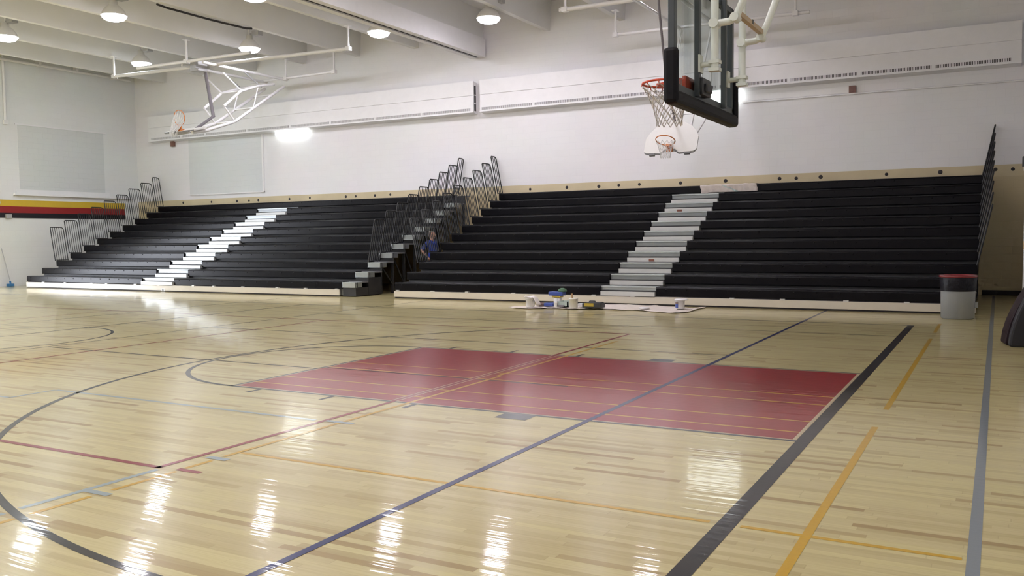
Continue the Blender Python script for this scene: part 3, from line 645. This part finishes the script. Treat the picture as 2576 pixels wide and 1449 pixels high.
# left-hand one, folded up
T = thing('basketball_hoop', (-21.2, 13, 5.2), 'folded-up basketball hoop under the ceiling near the left wall', 'basketball hoop')
rig(T, ((-25.3, 11.73, 7.2), (-15.7, 12.43, 7.2)), ((-23.44, 11.18, 7.2), (-18.53, 11.31, 7.2)), ((-22.3, 15.1, 7.2), (-18.4, 15.05, 7.2)), -20.75, -21.7, [(-25.3, 11.73), (-15.7, 12.43), (-18.45, 15.05), (-20.65, 15.1), (-21.2, 11.24)])
P = hoop_head(T, -21.2, (10.80, 4.98), math.radians(76), math.radians(84), 'net_white', 'rim_orange', True)
for u in (-.45, .45):
    xx = -21.2+u
    part('mast', pipe([P(u, .15, -.1), P(u, .75, -.12), (xx, 12.75, 5.45), (xx, 15.1, 6.93)], .05, 8), M['white_steel'], T)
    part('fold_arm', pipe([(xx, 12.3, 5.9), (xx, 13.05, 6.48), (xx, 13.85, 6.76), (xx, 14.6, 6.93)], .045, 8), M['white_steel'], T)
    part('fold_link', pipe([(xx, 12.3, 6.97), (xx, 13.07, 6.5)], .03, 8), M['white_steel'], T)
    part('fold_link', pipe([(xx, 13.2, 7.15), (xx, 14.0, 6.75)], .024, 8), M['grey_metal'], T)
    part('fold_link', pipe([(xx, 12.3, 5.9), (xx, 12.75, 5.45)], .03, 8), M['white_steel'], T)
    part('fold_link', pipe([(xx, 13.85, 6.76), (xx, 13.6, 6.0)], .022, 8), M['white_steel'], T)
for (y, z) in ((13.05, 6.48), (13.85, 6.76), (14.6, 6.93), (12.75, 5.45), (13.6, 6.0), (14.5, 6.55)):
    part('cross_tube', pipe([(-21.68, y, z), (-20.72, y, z)], .03, 8), M['white_steel'], T)
part('winch', MB().box(-21.35, 11.5, 6.95, -21.0, 11.9, 7.3).tube([(-21.05, 11.4, 7.05), (-21.05, 11.55, 7.05)], .07, 10), M['grey_metal'], T, bevel=.02)
part('brace_strut', pipe([(-21.2, 11.95, 7.1), (-21.2, 12.26, 5.6), P(0, .7, -.05)], .05, 8), M['slot_grey'], T)

# ------------------------------------------------------------------ bin, mats and post on the right
c = Vector((.69, 9.28, 0))
B = thing('trash_can', c, 'grey trash can with black bag top and red rim by the right bleacher', 'trash can')
b = MB(); b.lathe([(.255, .0), (.275, .015), (.285, .55), (.285, .56)], 32, c, capb=True); part('body', b, M['can_grey'], B)
b = MB(); b.lathe([(.292, .50), (.296, .53), (.300, .62), (.305, .74), (.30, .755), (.27, .757)], 32, c); part('bin_bag', b, M['bag_black'], B)
b = MB(); b.lathe([(.300, .745), (.318, .75), (.322, .775), (.30, .79), (.27, .782), (.262, .75)], 32, c); part('rim', b, M['lid_red'], B)
b = MB(); b.box(c.x+.27, c.y-.06, .2, c.x+.325, c.y+.06, .30); part('handle', b, M['can_grey'], B, bevel=.01)
def leaning_mat(c, rot, wd, h, m_, label, lean, th=.05):
    prof = [];
    for k in range(9): t = k/8; prof.append((lean*(t**1.7), h*t))
    b = MB(); Rz = Matrix.Rotation(rot, 3, 'Z')
    poly = [(x-th, z) for x, z in prof]+[(x+th, z) for x, z in prof[::-1]]
    b.prism([Vector(c)+Rz @ Vector((x, -wd/2, z)) for x, z in poly], Rz @ Vector((0, wd, 0)))
    o = b.build('floor_mat', m_, bevel=.03); return tag(o, label, 'mat')
leaning_mat((1.44, 5.46, .003), .15, .4, 1.25, M['mat_maroon'], 'dark maroon mat standing behind the grey mat at the right edge', .62)
leaning_mat((1.56, 5.2, .003), .06, .3, 1.25, M['mat_grey'], 'dark grey curved mat standing on the floor at the right edge', .55, .105)
V = thing('volleyball_post', (1.735, 6.3, 0), 'white upright post with winch behind the mats at the right edge', 'post')
b = MB(); b.tube([(1.735, 6.3, .04), (1.735, 6.3, 2.45)], .10, 16); part('post', b, M['grey_metal'], V)
b = MB(); b.lathe([(.22, .0), (.22, .03), (.12, .045)], 20, (1.735, 6.3, 0), capb=True); part('base', b, M['grey_metal'], V)
b = MB(); b.box(1.62, 6.15, 2.44, 1.90, 6.45, 2.5); part('cap', b, M['cream'], V, bevel=.01)
b = MB(); b.box(1.60, 6.2, 2.5, 1.70, 6.4, 2.64); part('pulley', b, M['tool_dark'], V, bevel=.01)
b = MB(); b.box(1.63, 6.16, 1.30, 1.73, 6.24, 1.42); part('winch', b, M['tan_steel'], V, bevel=.01)

# ------------------------------------------------------------------ paint things on the drop cloth
fl = [(1284, 775), (1320, 777.5), (1360, 777), (1400, 777), (1440, 779), (1480, 778), (1520, 778.5), (1560, 781), (1600, 781), (1640, 785), (1690, 789), (1725, 786), (1768, 774)]
fpts = [at_z(x, y, 0) for x, y in fl]
b = MB(); nx, ny = 90, 14
def fro(u):
    k = u*(len(fpts)-1); i = min(int(k), len(fpts)-2); p = fpts[i].lerp(fpts[i+1], k-i); return p
for j in range(ny+1):
    for i in range(nx+1):
        u, v = i/nx, j/ny; p = fro(u); back = min(Y1-.12, p.y+(1.25 if .05 < u < .97 else 1.25*max(0, min(u/.05, (1-u)/.03)))); back = max(back, p.y+.02)
        x, y = p.x+.05*math.sin(7*v+9*u), p.y+(back-p.y)*v
        z = .007+.007*abs(math.sin(31*u+6*v)*math.sin(13*u-9*v))+.010*max(0, math.sin(47*u+2*v))**6+.004*random.random()
        b.v.append(Vector((x, y, z)))
for j in range(ny):
    for i in range(nx): b.f.append([j*(nx+1)+i, j*(nx+1)+i+1, (j+1)*(nx+1)+i+1, (j+1)*(nx+1)+i]); b.mi.append(0); b.sm.append(True)
o = b.build('drop_cloth', M['canvas']); tag(o, 'crumpled cream drop cloth spread on the floor before the right bleacher', 'cloth')
sd = o.modifiers.new('thick', 'SOLIDIFY'); sd.thickness = .005; sd.offset = -1
ZF = .036
def bucket(px, py, r, h, label, extra=None):
    p = at_z(px, py, ZF); c = Vector((p.x-.0, p.y+r, ZF))
    K = thing('paint_bucket', c, label, 'bucket')
    b = MB(); b.lathe([(r*.9, 0), (r, .01), (r*1.02, h*.9), (r*1.09, h*.9), (r*1.09, h*.94), (r*1.03, h), (r*.98, h), (r*.93, h*.15), (.001, h*.15)], 24, c, capb=True); part('pail', b, M['white_plastic'], K)
    b = MB(); b.tube([c+Vector((r*1.05*math.cos(a), -r*.35-.03*math.sin(a), h*.88-r*.7*math.sin(a))) for a in [math.pi*k/12 for k in range(13)]], .003, 5); part('bail_handle', b, M['grey_metal'], K)
    return K, c
K, c = bucket(1329, 772.5, .095, .20, 'white paint bucket with a rag on its rim, leftmost on the drop cloth')
b = MB()
for j in range(9):
    for i in range(13):
        u, v = i/12, j/8; x = c.x-.10+.32*u; k = max(0, u-.66)
        b.v.append(Vector((x, c.y-.1+.2*v-.03*k,   .271-.72*k**1.25+.010*math.sin(9*u+5*v)-.016*(abs(v-.5)*2)**2)))
for j in range(8):
    for i in range(12): b.f.append([j*13+i, j*13+i+1, (j+1)*13+i+1, (j+1)*13+i]); b.mi.append(0); b.sm.append(True)
o = b.build('rag', M['rag']); tag(o, 'white rag hanging over the leftmost paint bucket', 'rag'); sd = o.modifiers.new('thick', 'SOLIDIFY'); sd.thickness = .008
b = MB(); p = at_z(1356, 770, ZF); b.lathe([(.085, 0), (.09, .03), (.06, .07), (.03, .08), (.001, .075)], 14, p+Vector((0, .08, 0))); tag(b.build('rag', M['brown']), 'brown crumpled rag beside the leftmost bucket', 'rag')
o = tag(MB().box(0, 0, 0, .22, .16, .075).build('paint_box', M['blue'], bevel=.008), 'low blue box on the drop cloth beside the small white cup', 'box'); p = at_z(1368, 770.5, ZF); o.location = (p.x, p.y, ZF)
p = at_z(1382, 768, ZF); c = Vector((p.x, p.y+.22, ZF))
o = MB(); o.lathe([(.09, 0), (.09, .15), (.085, .16), (.001, .16)], 20, c+Vector((.1, 0, 0)), capb=True); tag(o.build('paint_can', M['white_plastic']), 'white paint can standing under the blue and yellow packet', 'can')
pk = thing('brush_pack', c+Vector((.12, 0, .16)), 'blue and yellow roller packet lying on top of a white can', 'packet')
b = MB(); b.box(c.x-.08, c.y-.11, .245, c.x+.27, c.y+.09, .33); part('blue_sleeve', b, M['blue'], pk, bevel=.012)
b = MB(); b.box(c.x-.0, c.y-.10, .202, c.x+.21, c.y+.08, .245); part('yellow_band', b, M['yellow'], pk, bevel=.01)
b = MB(); b.lathe([(.10, 0), (.105, .02), (.08, .06), (.03, .08), (.001, .082)], 16, c+Vector((.22, 0, .296))); tag(b.build('sponge', M['green']), 'green rounded sponge on top of the blue packet', 'sponge')
p = at_z(1396, 772.5, ZF); b = MB(); b.lathe([(.032, 0), (.042, .095), (.044, .1), (.038, .1), (.03, .02), (.001, .02)], 16, Vector((p.x, p.y+.04, ZF)), capb=True); tag(b.build('cup', M['white_plastic']), 'small white cup standing before the roller packet', 'cup')
p = at_z(1402, 771.5, ZF); Tt = thing('paint_tray', (p.x, p.y, ZF), 'pale teal paint tray between the small cup and the brush bucket', 'tray')
b = MB(); b.box(p.x, p.y, ZF, p.x+.25, p.y+.02, ZF+.115); b.box(p.x, p.y+.28, ZF, p.x+.25, p.y+.3, ZF+.115); b.box(p.x, p.y, ZF, p.x+.02, p.y+.3, ZF+.115); b.box(p.x+.23, p.y, ZF, p.x+.25, p.y+.3, ZF+.115); b.box(p.x, p.y, ZF, p.x+.25, p.y+.3, ZF+.015); part('tray_body', b, M['teal'], Tt)
b = MB(); b.tube([(p.x+.02, p.y-.02, ZF+.02), (p.x+.17, p.y-.02, ZF+.022)], .02, 10); part('roller', b, M['slot_grey'], Tt)
K, c = bucket(1438, 774.5, .092, .205, 'white paint bucket with a brush standing in it')
br_ = thing('paint_brush', c+Vector((-.03, 0, .12)), 'paint brush with wooden handle sticking out of a white bucket', 'brush')
b = MB(); b.tube([c+Vector((-.02, 0, .17)), c+Vector((-.03, 0, .23)), c+Vector((-.035, 0, .30))], [.012, .018, .024], 8); part('handle', b, M['brush_wood'], br_)
b = MB(); b.box(c.x-.05, c.y-.015, .065, c.x+.01, c.y+.015, .2); part('bristles', b, M['slot_grey'], br_)
p = at_z(1450, 771, ZF); tag(MB().box(p.x, p.y+.05, ZF, p.x+.12, p.y+.2, ZF+.06).build('sandpaper_pack', M['lid_white'], bevel=.01), 'small white packet right of the brush bucket', 'packet')
p = at_z(1464, 774, ZF); TB = thing('toolbox', (p.x, p.y, ZF), 'dark tool case with a yellow front lying on the drop cloth', 'toolbox')
b = MB(); b.box(p.x, p.y, ZF, p.x+.43, p.y+.26, ZF+.095); b.box(p.x+.06, p.y+.03, ZF+.09, p.x+.41, p.y+.24, ZF+.118); part('case', b, M['tool_dark'], TB, bevel=.02)
b = MB(); b.box(p.x+.05, p.y-.006, ZF+.03, p.x+.27, p.y+.004, ZF+.10); part('front_panel', b, M['yellow'], TB)
b = MB(); b.tube([(p.x+.12, p.y+.1, ZF+.115), (p.x+.14, p.y+.1, ZF+.14), (p.x+.26, p.y+.1, ZF+.14), (p.x+.28, p.y+.1, ZF+.115)], .01, 6); part('handle', b, M['tool_dark'], TB)
b = MB(); p = at_z(1621, 776, ZF); b.lathe([(.105, 0), (.112, .008), (.105, .02), (.001, .02)], 24, p, capb=True); tag(b.build('bucket_lid', M['lid_white']), 'flat white lid lying on the drop cloth', 'lid')
K, c = bucket(1707, 777, .095, .175, 'white bucket with blue label, alone at the right end of the drop cloth')
b = MB(); b.lathe([(.14, 0), (.145, .012), (.12, .028), (.001, .03)], 24, c+Vector((.03, 0, .175)), capb=True); part('lid', b, M['lid_white'], K)
b = MB(); n = 8
for k in range(n):
    a0, a1 = [math.radians(215+50*(k+q)/n) for q in (0, 1)]; r = .0985
    b.quad([c+Vector((r*math.cos(a0), r*math.sin(a0), .02)), c+Vector((r*math.cos(a1), r*math.sin(a1), .02)), c+Vector((r*math.cos(a1), r*math.sin(a1), .10)), c+Vector((r*math.cos(a0), r*math.sin(a0), .10))], 0)
    b.quad([c+Vector((r*math.cos(a0), r*math.sin(a0), .10)), c+Vector((r*math.cos(a1), r*math.sin(a1), .10)), c+Vector((r*math.cos(a1), r*math.sin(a1), .135)), c+Vector((r*math.cos(a0), r*math.sin(a0), .135))], 1)
part('label_band', b, [M['blue'], M['brown']], K)

# ------------------------------------------------------------------ the man in the gap between the bleachers
def blob(parts, name, m_, parent, vox, Mx):
    bm = bmesh.new()
    for (p0, r0, p1, r1) in parts:
        t = bmesh.new()
        for p, r in ((p0, r0), (p1, r1)):
            r = (r, r, r) if not isinstance(r, tuple) else r
            bmesh.ops.create_icosphere(t, subdivisions=2, radius=1, matrix=Matrix.Translation(Vector(p)) @ Matrix.Diagonal((*r, 1)))
        h = bmesh.ops.convex_hull(t, input=t.verts)
        bmesh.ops.delete(t, geom=[g for g in h['geom_interior'] if isinstance(g, bmesh.types.BMVert)], context='VERTS')
        tm = bpy.data.meshes.new('t'); t.to_mesh(tm); t.free(); bm.from_mesh(tm); bpy.data.meshes.remove(tm)
    me = bpy.data.meshes.new(name); bm.transform(Mx); bm.to_mesh(me); bm.free()
    o = bpy.data.objects.new('tmp', me); COL.objects.link(o)
    rm = o.modifiers.new('r', 'REMESH'); rm.mode = 'VOXEL'; rm.voxel_size = vox; rm.use_smooth_shade = True
    sm = o.modifiers.new('s', 'SMOOTH'); sm.factor = .5; sm.iterations = 2
    bpy.context.view_layer.update()
    m2 = bpy.data.meshes.new_from_object(o.evaluated_get(bpy.context.evaluated_depsgraph_get())); bpy.data.objects.remove(o)
    m2.materials.clear(); m2.materials.append(m_); m2.name = name
    r = bpy.data.objects.new(name, m2); COL.objects.link(r); r.parent = parent
    return r
PP = thing('person', (-13.0, 12.68, 0), 'man in a blue shirt standing in the gap between the bleachers', 'person')
Mz = Matrix.Rotation(math.radians(88), 4, 'Z')          # local: faces -Y
body = [((0, 0, .98), (.15, .10, .1), (0, 0, 1.18), (.13, .09, .1)), ((0, 0, 1.18), (.13, .09, .1), (0, .01, 1.40), (.17, .10, .08)), ((-.15, .01, 1.43), .055, (.15, .01, 1.43), .055), ((0, .01, 1.42), .07, (0, -.005, 1.54), .055),
        ((0, -.005, 1.66), (.075, .095, .10), (0, -.02, 1.60), (.058, .075, .06)), ((0, -.105, 1.66), .012, (0, -.122, 1.63), .016), ((-.078, .0, 1.66), .014, (-.08, .005, 1.62), .012), ((.078, .0, 1.66), .014, (.08, .005, 1.62), .012), ((-.03, -.092, 1.595), .010, (.03, -.092, 1.595), .010), ((0, -.085, 1.565), .025, (0, -.07, 1.57), .03)]
hip, knee, ank = .92, .50, .08
for s in (-1, 1):
    body += [((s*.085, 0, hip), .09, (s*.095, -.02, knee), .06), ((s*.095, -.02, knee), .058, (s*.10, .02, ank), .04), ((s*.10, .04, .05), .04, (s*.11, -.15, .035), .035)]
sR, eR, hR = (-.19, .02, 1.42), (-.24, .20, 1.20), (-.25, .02, 1.05); sL, eL, hL = (.19, .01, 1.42), (.24, .06, 1.15), (.19, -.18, 1.06)
for a, e, h in ((sR, eR, hR), (sL, eL, hL)):
    body += [(a, .052, e, .040), (e, .039, h, .028)]
    hv = Vector(h); dv = (hv-Vector(e)).normalized(); sd_ = dv.cross(Vector((0, 0, 1))).normalized(); dn = sd_.cross(dv).normalized()
    pc = hv+dv*.07; body.append((tuple(hv), .026, tuple(pc), (.03, .03, .018)))
    for k, (o_, ln) in enumerate(((-.03, .060), (-.01, .075), (.01, .070), (.03, .052))):
        a0 = pc+sd_*o_+dv*.015; a1 = a0+dv*ln*.6-dn*.008; a2 = a1+dv*ln*.35-dn*.025
        body += [(tuple(a0), .0095, tuple(a1), .009), (tuple(a1), .009, tuple(a2), .008)]
    t0 = hv+dv*.03-sd_*.025; body.append((tuple(t0), .012, tuple(t0+dv*.05-sd_*.03-dn*.015), .009))
blob(body, 'body', M['skin'], PP, .0075, Mz)
shirt = [((0, 0, 1.0), (.168, .118, .06), (0, 0, 1.18), (.15, .11, .1)), ((0, 0, 1.18), (.15, .11, .1), (0, .01, 1.39), (.185, .118, .085)), ((-.16, .01, 1.425), .07, (.16, .01, 1.425), .07), ((0, .015, 1.44), (.085, .08, .04), (0, .01, 1.47), (.075, .07, .02))]
for a, e in ((sR, eR), (sL, eL)): av, ev = Vector(a), Vector(e); shirt.append((tuple(av), .070, tuple(av.lerp(ev, .72)), .062))
blob(shirt, 'shirt', M['shirt'], PP, .010, Mz)
sho = [((0, 0, .97), (.165, .115, .05), (0, 0, .90), (.165, .115, .08))]
for s in (-1, 1): sho += [((s*.085, 0, .9), .105, (s*.097, -.02, .5), .078), ((s*.097, -.02, .5), .076, (s*.10, .015, .11), .062)]
blob(sho, 'trousers', M['shorts'], PP, .010, Mz)
for s in (-1, 1): blob([((s*.10, .05, .05), .05, (s*.115, -.17, .042), .043)], 'shoe', M['shoe'], PP, .010, Mz)
blob([((0, .03, 1.70), (.082, .085, .07), (0, .05, 1.63), (.078, .06, .06)), ((0, -.01, 1.735), (.07, .07, .035), (0, .03, 1.72), (.078, .08, .05))], 'hair', M['hair'], PP, .008, Mz)
for s in (-1, 1): blob([((s*.032, -.083, 1.66), .011, (s*.032, -.085, 1.66), .010)], 'eye', M['eye'], PP, .004, Mz)

# ------------------------------------------------------------------ daylight: the sky outside, seen through the open doorway
wd = bpy.data.worlds.new('world'); S.world = wd; wd.use_nodes = True
bg = wd.node_tree.nodes['Background']; bg.inputs['Color'].default_value = (.86, .90, 1, 1); bg.inputs['Strength'].default_value = 15.0
pt = bpy.data.lights.new('doorway_portal', 'AREA'); pt.shape = 'RECTANGLE'; pt.size = DY1-DY0; pt.size_y = DZ; pt.cycles.is_portal = True
po = bpy.data.objects.new('doorway_portal', pt); COL.objects.link(po); po.location = (XL-.26, (DY0+DY1)/2, DZ/2)
po.rotation_euler = Vector((1, 0, 0)).to_track_quat('-Z', 'Z').to_euler()

S.view_settings.view_transform = 'Standard'; S.view_settings.look = 'None'; S.view_settings.gamma = 1; S.view_settings.use_curve_mapping = False
S.view_settings.exposure = 0.97
S.cycles.use_denoising = True
S.cycles.use_adaptive_sampling = True; S.cycles.adaptive_threshold = .035; S.cycles.adaptive_min_samples = 12
S.cycles.max_bounces = 6; S.cycles.diffuse_bounces = 4; S.cycles.glossy_bounces = 3; S.cycles.transparent_max_bounces = 12; S.cycles.sample_clamp_indirect = 8
S.cycles.caustics_reflective = False; S.cycles.caustics_refractive = False
